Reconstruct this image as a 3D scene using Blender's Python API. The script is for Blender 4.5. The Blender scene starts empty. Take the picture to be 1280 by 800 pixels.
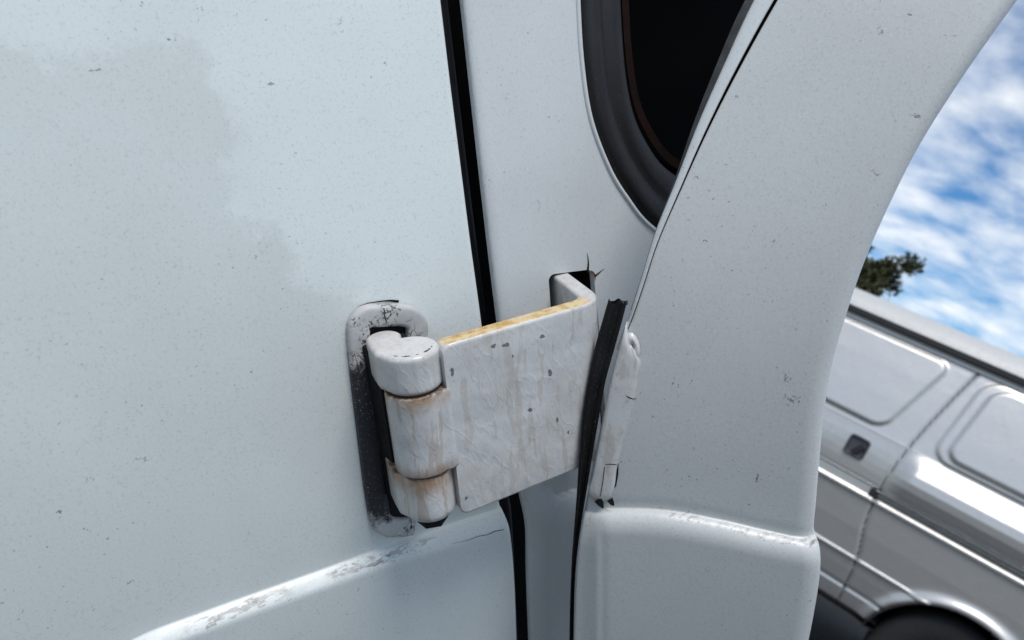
import bpy, bmesh, math, random
from mathutils import Vector, Matrix, noise
from mathutils.geometry import delaunay_2d_cdt
random.seed(7)
R = math.radians
scene = bpy.context.scene
col = scene.collection

# ------------------------------------------------------------------ camera
FPX = 924.0                                   # focal length in units of a 1280 px wide picture
CAM = Vector((0, 0, 1.27))
roll, pitch = R(27), R(-5)
fw = Vector((0, math.cos(pitch), math.sin(pitch)))
u0 = Vector((0, -math.sin(pitch), math.cos(pitch)))
rt = Vector((1, 0, 0)) * math.cos(roll) + u0 * math.sin(roll)
up = -Vector((1, 0, 0)) * math.sin(roll) + u0 * math.cos(roll)
cam = bpy.data.cameras.new('camera')
cam.sensor_width = 36; cam.lens = 36 * FPX / 1280
cam.clip_start = .01; cam.clip_end = 2000
cam.dof.use_dof = True; cam.dof.focus_distance = .345; cam.dof.aperture_fstop = 14
co = bpy.data.objects.new('camera', cam); col.objects.link(co)
co.matrix_world = Matrix((rt, up, -fw)).transposed().to_4x4()
co.location = CAM
scene.camera = co

# ------------------------------------------------------------------ sky, sun, exposure
SUN_EL, SUN_AZ = R(62), R(196)                # azimuth clockwise from +Y
w = bpy.data.worlds.new('World'); scene.world = w; w.use_nodes = True
nt = w.node_tree; nt.nodes.clear()
def wn(t, **k):
    n = nt.nodes.new(t)
    for a, b in k.items(): setattr(n, a, b)
    return n
wo = wn('ShaderNodeOutputWorld'); bg = wn('ShaderNodeBackground'); bg.inputs[1].default_value = .085
sky = wn('ShaderNodeTexSky', sky_type='NISHITA', sun_disc=False)
sky.sun_elevation = SUN_EL; sky.sun_rotation = SUN_AZ
sky.air_density = 1.0; sky.dust_density = .15; sky.ozone_density = 3.0
tc = wn('ShaderNodeTexCoord')
sx = wn('ShaderNodeSeparateXYZ'); nt.links.new(tc.outputs['Generated'], sx.inputs[0])
mz = wn('ShaderNodeMath', operation='ADD'); nt.links.new(sx.outputs[2], mz.inputs[0]); mz.inputs[1].default_value = .22
mx = wn('ShaderNodeMath', operation='MAXIMUM'); nt.links.new(mz.outputs[0], mx.inputs[0]); mx.inputs[1].default_value = .08
dv = [wn('ShaderNodeMath', operation='DIVIDE') for _ in range(2)]
cb = wn('ShaderNodeCombineXYZ')
for i in range(2):
    nt.links.new(sx.outputs[i], dv[i].inputs[0]); nt.links.new(mx.outputs[0], dv[i].inputs[1]); nt.links.new(dv[i].outputs[0], cb.inputs[i])
mp = wn('ShaderNodeMapping'); nt.links.new(cb.outputs[0], mp.inputs[0])
mp.inputs['Rotation'].default_value = (0, 0, R(25)); mp.inputs['Scale'].default_value = (1.3, 1.5, 1)
n1 = wn('ShaderNodeTexNoise'); nt.links.new(mp.outputs[0], n1.inputs['Vector'])
n1.inputs['Scale'].default_value = 4.2; n1.inputs['Detail'].default_value = 5; n1.inputs['Roughness'].default_value = .52; n1.inputs['Distortion'].default_value = .15
rp = wn('ShaderNodeValToRGB'); nt.links.new(n1.outputs['Fac'], rp.inputs[0])
rp.color_ramp.elements[0].position = .34; rp.color_ramp.elements[0].color = (.03, .03, .03, 1)
rp.color_ramp.elements[1].position = .75; rp.color_ramp.elements[1].color = (.95, .95, .95, 1)
mixc = wn('ShaderNodeMixRGB'); nt.links.new(rp.outputs[0], mixc.inputs[0]); hs = wn('ShaderNodeHueSaturation'); hs.inputs['Saturation'].default_value = 1.38; hs.inputs['Value'].default_value = 1.1; nt.links.new(sky.outputs[0], hs.inputs['Color']); nt.links.new(hs.outputs[0], mixc.inputs[1])
mixc.inputs[2].default_value = (9.2, 9.5, 9.7, 1)
nt.links.new(mixc.outputs[0], bg.inputs[0]); nt.links.new(bg.outputs[0], wo.inputs[0])

sd = Vector((math.sin(SUN_AZ) * math.cos(SUN_EL), math.cos(SUN_AZ) * math.cos(SUN_EL), math.sin(SUN_EL)))
sl = bpy.data.lights.new('sun', 'SUN'); sl.energy = 2.0; sl.angle = R(22); sl.color = (1, .96, .9)
so = bpy.data.objects.new('sun', sl); col.objects.link(so); so.rotation_euler = sd.to_track_quat('Z', 'Y').to_euler()
so.location = (0, 0, 8)
scene.view_settings.view_transform = 'Standard'; scene.view_settings.look = 'None'
scene.view_settings.exposure = 0.44; scene.view_settings.gamma = 1
scene.render.engine = 'CYCLES'

# ------------------------------------------------------------------ material helpers
class NT:
    def __init__(s, name):
        s.m = bpy.data.materials.new(name); s.m.use_nodes = True
        s.t = s.m.node_tree; s.b = s.t.nodes['Principled BSDF']
        s.pos = s.t.nodes.new('ShaderNodeTexCoord').outputs['Object']
    def n(s, t, **k):
        x = s.t.nodes.new(t)
        for a, b in k.items(): setattr(x, a, b)
        return x
    def put(s, sock, v):
        if isinstance(v, bpy.types.NodeSocket): s.t.links.new(v, sock)
        elif isinstance(v, (tuple, list)) and len(v) == 3 and sock.type == 'RGBA': sock.default_value = (*v, 1)
        else: sock.default_value = v
    def math(s, op, a, b=0., c=None, clamp=False):
        x = s.n('ShaderNodeMath', operation=op); x.use_clamp = clamp
        s.put(x.inputs[0], a); s.put(x.inputs[1], b)
        if c is not None: s.put(x.inputs[2], c)
        return x.outputs[0]
    def mix(s, f, a, b, mode='MIX'):
        x = s.n('ShaderNodeMixRGB', blend_type=mode); s.put(x.inputs[0], f); s.put(x.inputs[1], a); s.put(x.inputs[2], b)
        return x.outputs[0]
    def map(s, scale=(1, 1, 1), rot=(0, 0, 0), loc=(0, 0, 0), v=None):
        x = s.n('ShaderNodeMapping'); s.put(x.inputs[0], v or s.pos)
        x.inputs['Scale'].default_value = scale; x.inputs['Rotation'].default_value = rot; x.inputs['Location'].default_value = loc
        return x.outputs[0]
    def noise(s, scale, detail=3, rough=.5, v=None, dist=0.):
        x = s.n('ShaderNodeTexNoise'); s.put(x.inputs['Vector'], v or s.pos)
        x.inputs['Scale'].default_value = scale; x.inputs['Detail'].default_value = detail
        x.inputs['Roughness'].default_value = rough; x.inputs['Distortion'].default_value = dist
        return x.outputs['Fac']
    def vor(s, scale, v=None, feature='F1'):
        x = s.n('ShaderNodeTexVoronoi', feature=feature); s.put(x.inputs['Vector'], v or s.pos); x.inputs['Scale'].default_value = scale
        return x
    def sstep(s, x, a, b, lo=0., hi=1.):
        r = s.n('ShaderNodeMapRange', interpolation_type='SMOOTHSTEP'); s.put(r.inputs[0], x)
        for i, v in enumerate((a, b, lo, hi)): r.inputs[i + 1].default_value = v
        return r.outputs[0]
    def sep(s, v=None):
        x = s.n('ShaderNodeSeparateXYZ'); s.put(x.inputs[0], v or s.pos); return x.outputs
    def warp(s, scale, amt, v=None):
        x = s.n('ShaderNodeTexNoise'); s.put(x.inputs['Vector'], v or s.pos); x.inputs['Scale'].default_value = scale; x.inputs['Detail'].default_value = 2
        a = s.n('ShaderNodeVectorMath', operation='SUBTRACT'); s.put(a.inputs[0], x.outputs['Color']); a.inputs[1].default_value = (.5, .5, .5)
        c = s.n('ShaderNodeVectorMath', operation='MULTIPLY_ADD'); s.put(c.inputs[0], a.outputs[0]); c.inputs[1].default_value = (amt,) * 3; s.put(c.inputs[2], v or s.pos)
        return c.outputs[0]
    def attr(s, name):
        x = s.n('ShaderNodeAttribute'); x.attribute_name = name; return x.outputs['Fac']
    def bump(s, h, strength=.3, dist=.001, prev=None):
        x = s.n('ShaderNodeBump'); s.put(x.inputs['Height'], h); x.inputs['Strength'].default_value = strength; x.inputs['Distance'].default_value = dist
        if prev: s.put(x.inputs['Normal'], prev)
        return x.outputs[0]
    def out(s, color, rough=.4, spec=.5, metal=0., normal=None, coat=0., coat_rough=.1):
        s.put(s.b.inputs['Base Color'], color); s.put(s.b.inputs['Roughness'], rough); s.put(s.b.inputs['Specular IOR Level'], spec)
        s.put(s.b.inputs['Metallic'], metal); s.put(s.b.inputs['Coat Weight'], coat); s.put(s.b.inputs['Coat Roughness'], coat_rough)
        if normal: s.put(s.b.inputs['Normal'], normal)
        return s.m

def specks(m, v, scale, size, frac, seed):
    """0..1 mask of sparse irregular specks: some cells of a voronoi carry one"""
    vv = m.map(loc=(seed, seed * .7, seed * 1.3), v=v)
    vo = m.vor(scale, m.warp(scale * 3.5, 1.1 / scale, vv))
    keep = m.sstep(m.sep(vo.outputs['Color'])[0], 1 - frac, 1 - frac + .001)
    s = m.math('MULTIPLY', m.sep(vo.outputs['Color'])[1], size)
    d = m.math('SUBTRACT', m.math('MULTIPLY_ADD', s, .7, size * .3), vo.outputs['Distance'])
    return m.math('MULTIPLY', m.sstep(d, 0, size * .25), keep)

def paint(name, base, dirt=.5, stain_shade=False, rub_highlight=False, warm=0., smudges=()):
    m = NT(name)
    grain = m.noise(900, 2, .6)
    grain2 = m.noise(260, 3, .6)
    broad = m.noise(9, 4, .55)
    c = m.mix(m.sstep(broad, .35, .7), base, tuple(x * .92 for x in base))
    if stain_shade:                                  # ragged dull patch; its lower reach paints in the panel's dimmer light
        a = m.math('ADD', m.attr('stain_shade'), m.math('MULTIPLY', m.math('SUBTRACT', m.noise(30, 7, .74), .5), 190))
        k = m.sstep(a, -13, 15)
        soft = m.math('MULTIPLY', k, m.sstep(m.attr('stain_shade'), 500, 60, .8, 1.))
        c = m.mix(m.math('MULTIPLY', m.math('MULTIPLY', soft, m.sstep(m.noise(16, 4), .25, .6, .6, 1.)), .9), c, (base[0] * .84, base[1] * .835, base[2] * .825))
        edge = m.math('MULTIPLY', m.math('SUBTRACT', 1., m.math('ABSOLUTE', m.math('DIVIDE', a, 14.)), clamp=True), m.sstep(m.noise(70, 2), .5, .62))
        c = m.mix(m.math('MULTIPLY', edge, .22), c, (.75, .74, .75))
    c = m.mix(m.sstep(grain, .54, .72, 0, .30 * dirt + .08), c, (.25, .26, .26))
    c = m.mix(m.sstep(grain, .44, .28, 0, .16), c, (.78, .80, .81))
    c = m.mix(m.sstep(grain2, .58, .8, 0, .16 * dirt), c, (.30, .29, .27))
    if warm: c = m.mix(m.sstep(m.noise(22, 4, .6), .42, .72, 0, warm), c, (.42, .36, .29))
    sp = [specks(m, m.pos, 75, .09, .14, 3.1), specks(m, m.pos, 190, .13, .22, 8.2), specks(m, m.pos, 400, .20, .28, 5.7),
          specks(m, m.map(scale=(1, 1, .42), rot=(0, R(35), 0)), 150, .12, .08, 1.9),
          specks(m, m.map(scale=(.34, 1, 1), rot=(0, R(-20), 0)), 120, .10, .07, 4.4)]
    rub_ = m.sstep(m.noise(14, 3), .38, .60)
    tot = sp[0]
    for s_ in sp[1:]: tot = m.math('MAXIMUM', tot, s_)
    tot = m.math('MULTIPLY', tot, m.math('MULTIPLY_ADD', rub_, .7, .3))
    c = m.mix(m.math('MULTIPLY', tot, .85 * min(1, dirt + .25)), c, (.075, .07, .07))
    if smudges:                                # scuffs and fly spots at given places
        fine_ = m.noise(620, 4, .7); tot2 = None
        for p_, r, sx_, sz_ in smudges:
            q_ = m.map(scale=(sx_ / r, .25 / r, sz_ / r), v=m.map(loc=tuple(-a for a in p_)))
            ln = m.n('ShaderNodeVectorMath', operation='LENGTH'); m.put(ln.inputs[0], q_)
            k = m.sstep(m.math('SUBTRACT', fine_, m.math('MULTIPLY', ln.outputs['Value'], .16)), .47, .53)
            tot2 = k if tot2 is None else m.math('MAXIMUM', tot2, k)
        c = m.mix(m.math('MULTIPLY', tot2, .72), c, (.10, .095, .09))
    if rub_highlight:                                    # chipped paint and grime along the swage, plus a painted crest highlight
        rr = m.attr('rub_highlight')
        k = m.sstep(m.math('ADD', m.noise(1, 6, .75, v=m.map(scale=(130, 420, 420), rot=(0, R(0), 0))), m.math('MULTIPLY', rr, .22)), .665, .72)
        k = m.math('MULTIPLY', k, m.math('MULTIPLY', m.sstep(rr, .25, .8), m.sstep(m.noise(26, 3), .42, .54)))
        c = m.mix(m.math('MULTIPLY', k, .75), c, (.16, .13, .11))
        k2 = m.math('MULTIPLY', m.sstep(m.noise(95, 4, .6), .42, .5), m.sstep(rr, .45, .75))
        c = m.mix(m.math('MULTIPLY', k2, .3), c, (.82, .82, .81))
    peel = m.noise(420, 2, .5)
    nb = m.bump(peel, .10, .0005)
    nb = m.bump(m.noise(9, 1), .16, .004, nb)
    ro = m.math('MULTIPLY_ADD', m.math('ADD', grain2, broad), .16, .24)
    return m.out(c, ro, .45, 0., nb, .12, .2)

def plain(name, c, rough=.6, spec=.4, metal=0., var=.25, scale=120, bump=.2):
    m = NT(name)
    k = m.noise(scale, 4, .6)
    cc = m.mix(m.sstep(k, .3, .72), tuple(x * (1 - var) for x in c), tuple(min(1, x * (1 + var)) for x in c))
    return m.out(cc, rough, spec, metal, m.bump(m.noise(scale * 3, 3), bump, .12 / scale))

# ------------------------------------------------------------------ mesh helpers
def link(name, verts, faces, mat, parent=None, smooth=True, sharp=None):
    me = bpy.data.meshes.new(name); me.from_pydata([tuple(v) for v in verts], [], faces)
    bm = bmesh.new(); bm.from_mesh(me); bmesh.ops.remove_doubles(bm, verts=bm.verts, dist=1e-7)
    bmesh.ops.recalc_face_normals(bm, faces=bm.faces); bm.to_mesh(me); bm.free()
    for m_ in (mat if isinstance(mat, list) else [mat]): me.materials.append(m_)
    me.polygons.foreach_set('use_smooth', [smooth] * len(me.polygons))
    if smooth and sharp: me.set_sharp_from_angle(angle=R(sharp))
    o = bpy.data.objects.new(name, me); col.objects.link(o)
    if parent: o.parent = parent
    return o
def grid(name, rows, mat, parent=None, attrs=None, sharp=None, closed=False):
    nr, nc = len(rows), len(rows[0])
    v = [p for r_ in rows for p in r_]
    f = [(i * nc + j, i * nc + (j + 1) % nc, (i + 1) * nc + (j + 1) % nc, (i + 1) * nc + j) for i in range(nr - 1) for j in range(nc if closed else nc - 1)]
    me = bpy.data.meshes.new(name); me.from_pydata([tuple(p) for p in v], [], f)
    for m_ in (mat if isinstance(mat, list) else [mat]): me.materials.append(m_)
    me.polygons.foreach_set('use_smooth', [True] * len(f))
    for k, val in (attrs or {}).items():
        a = me.attributes.new(k, 'FLOAT', 'POINT'); a.data.foreach_set('value', val)
    if sharp: me.set_sharp_from_angle(angle=R(sharp))
    o = bpy.data.objects.new(name, me); col.objects.link(o)
    if parent: o.parent = parent
    return o
def lerp(a, b, t): return a + (b - a) * t
def clamp(x, a=0., b=1.): return max(a, min(b, x))
def ss(x, a, b):
    t = clamp((x - a) / (b - a)); return t * t * (3 - 2 * t)
def curve(pts, smooth=True):
    """monotone-free Catmull/linear interpolation y -> x through (x, y) points sorted by y"""
    ys = [p[1] for p in pts]; xs = [p[0] for p in pts]
    def f(y):
        if y <= ys[0]: return xs[0] + (y - ys[0]) * (xs[1] - xs[0]) / (ys[1] - ys[0])
        if y >= ys[-1]: return xs[-1] + (y - ys[-1]) * (xs[-1] - xs[-2]) / (ys[-1] - ys[-2])
        for i in range(len(ys) - 1):
            if y <= ys[i + 1]: break
        t = (y - ys[i]) / (ys[i + 1] - ys[i]); h = ys[i + 1] - ys[i]
        def sl(k):
            if k == 0: return (xs[1] - xs[0]) / (ys[1] - ys[0])
            if k == len(ys) - 1: return (xs[-1] - xs[-2]) / (ys[-1] - ys[-2])
            return (xs[k + 1] - xs[k - 1]) / (ys[k + 1] - ys[k - 1])
        if not smooth: return lerp(xs[i], xs[i + 1], t)
        t2, t3 = t * t, t * t * t
        return (2 * t3 - 3 * t2 + 1) * xs[i] + (t3 - 2 * t2 + t) * h * sl(i) + (-2 * t3 + 3 * t2) * xs[i + 1] + (t3 - t2) * h * sl(i + 1)
    return f
def resample(pts, n):
    """Catmull-Rom through 2D/3D points, n samples"""
    P = [Vector(p) for p in pts]; out = []
    m = len(P) - 1
    for k in range(n):
        s = k / (n - 1) * m; i = min(int(s), m - 1); t = s - i
        p0, p1, p2, p3 = P[max(i - 1, 0)], P[i], P[i + 1], P[min(i + 2, m)]
        out.append(.5 * ((2 * p1) + (p2 - p0) * t + (2 * p0 - 5 * p1 + 4 * p2 - p3) * t * t + (3 * p1 - p0 - 3 * p2 + p3) * t ** 3))
    return out
def sweep(name, path, prof, nrm, mat, parent, sharp=40, caps=True, widths=None, closed_prof=True):
    """profile (lateral, out) swept along 3D path; nrm = out direction (constant)"""
    path = [Vector(p) for p in path]; rings = []
    for i, p in enumerate(path):
        t = (path[min(i + 1, len(path) - 1)] - path[max(i - 1, 0)]).normalized()
        lat = t.cross(nrm).normalized(); o_ = nrm
        k = widths[i] if widths else (1, 1)
        rings.append([p + lat * a * k[0] + o_ * b * k[1] for a, b in prof])
    nc = len(prof); v = [q for r_ in rings for q in r_]
    f = [(i * nc + j, i * nc + (j + 1) % nc, (i + 1) * nc + (j + 1) % nc, (i + 1) * nc + j) for i in range(len(rings) - 1) for j in range(nc if closed_prof else nc - 1)]
    if caps: f += [tuple(range(nc)), tuple(reversed(range((len(rings) - 1) * nc, len(rings) * nc)))]
    return link(name, v, f, mat, parent, True, sharp)
def rrect(w_, h_, r, n=4):
    """rounded-rect profile, lateral -w/2..w/2, out 0..h, round at the top"""
    p = [(w_ / 2, 0)]
    for k in range(n + 1): a = k / n * math.pi / 2; p.append((w_ / 2 - r + r * math.cos(a), h_ - r + r * math.sin(a)))
    for k in range(n + 1): a = math.pi / 2 + k / n * math.pi / 2; p.append((-w_ / 2 + r + r * math.cos(a), h_ - r + r * math.sin(a)))
    p.append((-w_ / 2, 0)); return p

# ------------------------------------------------------------------ frame of the near van (x along its side, -y outwards, z up)
def C3(c): return rt * c[0] + fw * c[1] + up * c[2]          # camera axes -> world axes
def ray(px, py): return C3(((px - 640) / FPX, 1, (400 - py) / FPX))
ax_u = C3(Vector((-.073, -.374, .924)).normalized())
ax_e = C3(Vector((.862, .442, .247)).normalized()); ax_e = (ax_e - ax_u * ax_e.dot(ax_u)).normalized()
ax_n = ax_e.cross(ax_u)
PT0 = CAM + ray(480, 520) * .345
cA = ax_n.dot(PT0)
RA = .85                                                     # the body side is gently barrelled from top to bottom
def flatA(px, py, off=0.):
    d = ray(px, py); return CAM + d * ((cA + off - ax_n.dot(CAM)) / ax_n.dot(d))
ORG = flatA(534, 630)
def onA(px, py, off=0.):
    h = (flatA(px, py) - ORG).dot(ax_u) - .035
    return flatA(px, py, off - h * h / (2 * RA))
MV = Matrix((ax_e, -ax_n, ax_u)).transposed().to_4x4(); MV.translation = ORG
MVi = MV.inverted()
def lA(px, py, off=0.): return MVi @ onA(px, py, off)        # local point on the panel plane (offset outwards)
LN = Vector((0, -1, 0))                                      # outwards in local axes
van = bpy.data.objects.new('van', None); col.objects.link(van); van.matrix_world = MV
van.empty_display_size = .05
van['label'] = 'weathered white van with an exposed paint-chipped door hinge and dark rubber-sealed window'
van['category'] = 'van'

# ------------------------------------------------------------------ materials
WHITE = (.735, .775, .755)
M_panel = paint('chalky_white_paint', WHITE, .45, stain_shade=True, rub_highlight=True, smudges=[(lA(x, y), r, a, b) for x, y, r, a, b in (
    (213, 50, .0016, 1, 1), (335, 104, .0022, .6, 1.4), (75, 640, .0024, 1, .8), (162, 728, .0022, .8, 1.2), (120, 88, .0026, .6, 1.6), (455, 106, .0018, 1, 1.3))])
M_body = paint('white_paint', (.63, .65, .645), .4)
M_black = plain('black_gap_shade', (.006, .006, .006), .9, .1)  # for cracks, and for backings that paint shade into gaps
M_dark = plain('dark_cavity_paint', (.014, .014, .015), .8, .15)

def rubber(name, c, dust):
    m = NT(name)
    sp = m.math('MAXIMUM', specks(m, m.pos, 700, .24, .16, 2.2), specks(m, m.pos, 1300, .25, .22, 6.1))
    cc = m.mix(m.math('MULTIPLY', sp, dust), c, (.55, .54, .52))
    cc = m.mix(m.sstep(m.noise(60, 4), .45, .75, 0, .25 * dust), cc, (.12, .12, .13))
    return m.out(cc, m.math('MULTIPLY_ADD', m.noise(90), .3, .38), .35, 0., m.bump(m.noise(700, 3), .3, .0004))
M_rub = rubber('perished_black_rubber', (.003, .003, .0035), .3)
M_seal = rubber('window_rubber', (.013, .013, .014), .12)

def gasket_mat():
    m = NT('cracked_painted_gasket')
    z = m.sep()[2]
    v = m.warp(160, .006)
    # paint left at the two ends, worn to bare rubber along the middle
    n_ = m.noise(110, 5, .65)
    pt = m.math('MAXIMUM', m.sstep(m.math('ADD', z, m.math('MULTIPLY', m.math('SUBTRACT', n_, .5), .05)), .082, .091),
                m.sstep(m.math('ADD', z, m.math('MULTIPLY', m.math('SUBTRACT', n_, .5), .03)), .008, .001))
    cr = m.vor(190, m.warp(300, .003, m.map(scale=(1, 1, .7))), 'DISTANCE_TO_EDGE').outputs['Distance']
    crack = m.math('MULTIPLY', m.sstep(cr, .035, .012), m.sstep(m.noise(50, 2), .50, .58))
    chips = m.sstep(m.noise(650, 4, .75), .53, .59)
    chips = m.math('MULTIPLY', chips, m.sstep(m.noise(75, 2), .47, .58))
    pt = m.math('MULTIPLY', pt, m.math('SUBTRACT', 1., m.math('MAXIMUM', crack, chips), clamp=True))
    sp = m.math('MAXIMUM', specks(m, m.pos, 800, .26, .3, 2.2), specks(m, m.pos, 1500, .3, .35, 6.1))
    rb = m.mix(sp, (.022, .023, .027), (.42, .42, .42))
    c = m.mix(pt, rb, m.mix(m.noise(300, 3), (.40, .40, .39), (.52, .52, .505)))
    return m.out(c, .55, .4, 0., m.bump(m.math('ADD', pt, m.math('MULTIPLY', m.noise(500, 3), .4)), .5, .0006))
M_gask = gasket_mat()

def hinge_paint(name, seams=(), chips=(), streak=1., rust_top=False, bmp=.42):
    """thick brushed white paint, brown run-off streaks, rust at seams, dark chips at given local points"""
    m = NT(name); x, y, z = m.sep()
    base = m.mix(m.sstep(m.noise(30, 4), .3, .7), (.60, .595, .585), (.52, .515, .50))
    st = m.noise(1, 4, .6, v=m.map(scale=(230, 230, 26), rot=(0, R(-6), 0), v=m.warp(40, .006)))
    c = m.mix(m.sstep(st, .53, .60, 0, .42 * streak), base, (.36, .31, .24))
    c = m.mix(m.math('MULTIPLY', m.sstep(m.noise(90, 5, .7), .50, .58), m.sstep(m.noise(18, 2), .40, .60, 0, .30)), c, (.40, .36, .31))
    diag = m.noise(1, 3, .5, v=m.map(scale=(115, 60, 22), v=m.map(rot=(0, R(30), 0), v=m.warp(60, .006))))
    c = m.mix(m.math('MULTIPLY', m.sstep(diag, .55, .64), m.sstep(m.noise(24, 2), .36, .56, 0, .32 * streak)), c, (.38, .34, .28))
    grime = m.sstep(m.noise(700, 4, .65), .56, .70, 0, .42)
    c = m.mix(grime, c, (.22, .20, .18))
    for zs, up_, dn in seams:                  # rust bleeding from a joint line
        d = m.math('SUBTRACT', z, zs)
        d = m.math('ADD', d, m.math('MULTIPLY', m.math('SUBTRACT', m.noise(170, 4, .6), .5), .006))
        k = m.math('MULTIPLY', m.sstep(d, up_, 0), m.sstep(d, -dn, 0))
        c = m.mix(m.math('MULTIPLY', k, m.sstep(m.noise(85, 3), .30, .60, .25, .9)), c, (.30, .175, .085))
        k = m.math('MULTIPLY', m.sstep(d, .0012, 0), m.sstep(d, -.0012, 0))
        c = m.mix(m.math('MULTIPLY', k, .8), c, (.05, .028, .018))
    h = m.math('ADD', m.math('MULTIPLY', diag, .8), m.math('MULTIPLY', m.noise(1, 3, .5, v=m.map(scale=(420, 420, 150))), .22))
    if rust_top:
        g = m.n('ShaderNodeNewGeometry'); vt = m.n('ShaderNodeVectorTransform', vector_type='NORMAL', convert_from='WORLD', convert_to='OBJECT')
        m.put(vt.inputs[0], g.outputs['Normal'])
        tz = m.sep(vt.outputs[0])[2]
        k = m.math('MULTIPLY', m.sstep(tz, .80, .95), m.sstep(m.math('ADD', x, m.math('MULTIPLY', m.noise(60, 3), .012)), rust_top + .008, rust_top))
        n_ = m.noise(170, 5, .65)
        rc = m.mix(m.sstep(n_, .40, .62), (.66, .52, .30), (.50, .31, .10))
        rc = m.mix(m.sstep(m.noise(330, 4, .7), .64, .70, 0, .9), rc, (.09, .06, .04))
        c = m.mix(m.math('MULTIPLY', k, m.sstep(m.noise(70, 3), .16, .30)), c, rc)
    tot = None
    wv = m.warp(420, .0030)
    for (cx, cy, cz), r, asp in chips:
        mpv = m.map(loc=(-cx, -cy, -cz), v=wv); mpv = m.map(scale=(1 / r, .2 / r, asp / r), v=mpv)
        ln = m.n('ShaderNodeVectorMath', operation='LENGTH'); m.put(ln.inputs[0], mpv)
        k = m.sstep(ln.outputs['Value'], 1.05, .85)
        tot = k if tot is None else m.math('MAXIMUM', tot, k)
    flake = m.math('MULTIPLY', m.sstep(m.noise(240, 4, .6), .69, .72), m.sstep(m.noise(35, 2), .45, .6))
    if tot is not None:
        c = m.mix(m.math('MULTIPLY', tot, .92), c, (.12, .12, .125)); h = m.math('SUBTRACT', h, m.math('MULTIPLY', tot, .8))
    c = m.mix(m.math('MULTIPLY', flake, .5), c, (.75, .75, .74))
    nb = m.bump(h, bmp * .7, .0012)
    rg = m.math('ABSOLUTE', m.math('SUBTRACT', m.noise(1, 2, .5, v=m.map(scale=(95, 60, 24), loc=(3, 1, 2), v=m.map(rot=(0, R(24), 0), v=m.warp(70, .006)))), .5))
    nb = m.bump(m.sstep(rg, .028, .0), bmp * .26, .0007, nb)
    nb = m.bump(m.noise(60, 2), bmp * .6, .004, nb)
    return m.out(c, m.math('MULTIPLY_ADD', m.noise(110, 3), .22, .26), .5, 0., nb, .15, .15)

# ------------------------------------------------------------------ near van: left panel with the swage line
edgeA = curve([(519, -300), (553, 0), (566, 110), (578, 205), (590, 300), (603, 395), (616, 505), (627, 625), (634, 665), (639, 720), (643, 800), (658, 1120)])
ribA = curve([(1120, -420), (995, -180), (800, 165), (763, 258), (726, 361), (690, 464), (671, 520), (653, 575), (635, 632), (614, 700)])   # y as a function of x
def offA(px, py):
    s = (py - ribA(px)) * .93
    o_ = 0.
    if s > 0:
        t = clamp(s / lerp(15., 19., ss(px, 440, 580))); o_ = .0060 * math.sin(t * math.pi / 2)
        o_ -= .0012 * ss(s, 40, 200)
        o_ += .0008 * math.exp(-((px - 505 - (py - 700) * .07) / 14.) ** 2) * ss(s, 20, 70)
    else:
        o_ = -.0016 * ss(s, -34, 0) * ss(px, 380, 560) * (1 - .2 * ss(s, -6, 0))
    e = edgeA(py) - px
    if e < 7: o_ -= .0026 * (1 - math.sqrt(max(0, 1 - (1 - e / 7.) ** 2)))
    return o_
rows, att_s, att_r = [], [], []
stain_shadeL = [(-400, 40), (-60, 62), (30, 66), (80, 72), (150, 66), (235, 70), (255, 110), (290, 145), (302, 190), (300, 265), (330, 300), (370, 345), (450, 365), (520, 440), (640, 500), (760, 520)]
def stain_shade_sd(px, py):
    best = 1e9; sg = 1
    for a, b in zip(stain_shadeL, stain_shadeL[1:]):
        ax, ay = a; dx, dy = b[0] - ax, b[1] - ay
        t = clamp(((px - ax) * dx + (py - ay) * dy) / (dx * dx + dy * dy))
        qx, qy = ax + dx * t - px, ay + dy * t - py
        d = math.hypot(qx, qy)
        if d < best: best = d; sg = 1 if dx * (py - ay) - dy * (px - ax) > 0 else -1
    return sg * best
vs = [i / 90 for i in range(90)]
low = [0, 1, 2, 3.5, 5, 7, 9, 12, 15, 19, 23, 28, 33, 38, 43, 50, 60, 72, 86, 100, 120, 145, 175, 210, 250, 300, 360, 430, 520, 640]
xs = [i / 165 for i in range(160)] + [.972, .977, .981, .985, .988, .991, .993, .995, .9965, .998, .999, 1.0]
for v in vs + low:
    row = []
    for uu in xs:
        py = 400.
        for _ in range(4):
            px = lerp(-820, edgeA(py), uu); yr = ribA(px)
            py = lerp(-300, yr, 1 - (1 - v) ** 1.5) if len(rows) < len(vs) else yr + v
        o_ = offA(px, py)
        row.append(lA(px, py) + LN * o_)
        att_s.append(stain_shade_sd(px, py)); s = py - yr
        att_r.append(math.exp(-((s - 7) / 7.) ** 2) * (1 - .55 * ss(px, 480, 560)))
    rows.append(row)
# free edge folded inwards
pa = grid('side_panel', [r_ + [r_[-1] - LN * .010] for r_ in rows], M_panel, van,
          {'stain_shade': [x for i in range(len(rows)) for x in att_s[i * len(xs):(i + 1) * len(xs)] + [-50]],
           'rub_highlight': [x for i in range(len(rows)) for x in att_r[i * len(xs):(i + 1) * len(xs)] + [0]]})
pa['label'] = 'pale white side panel with a ragged dull patch, painted-in lower shade and chipped swage line'

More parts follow.
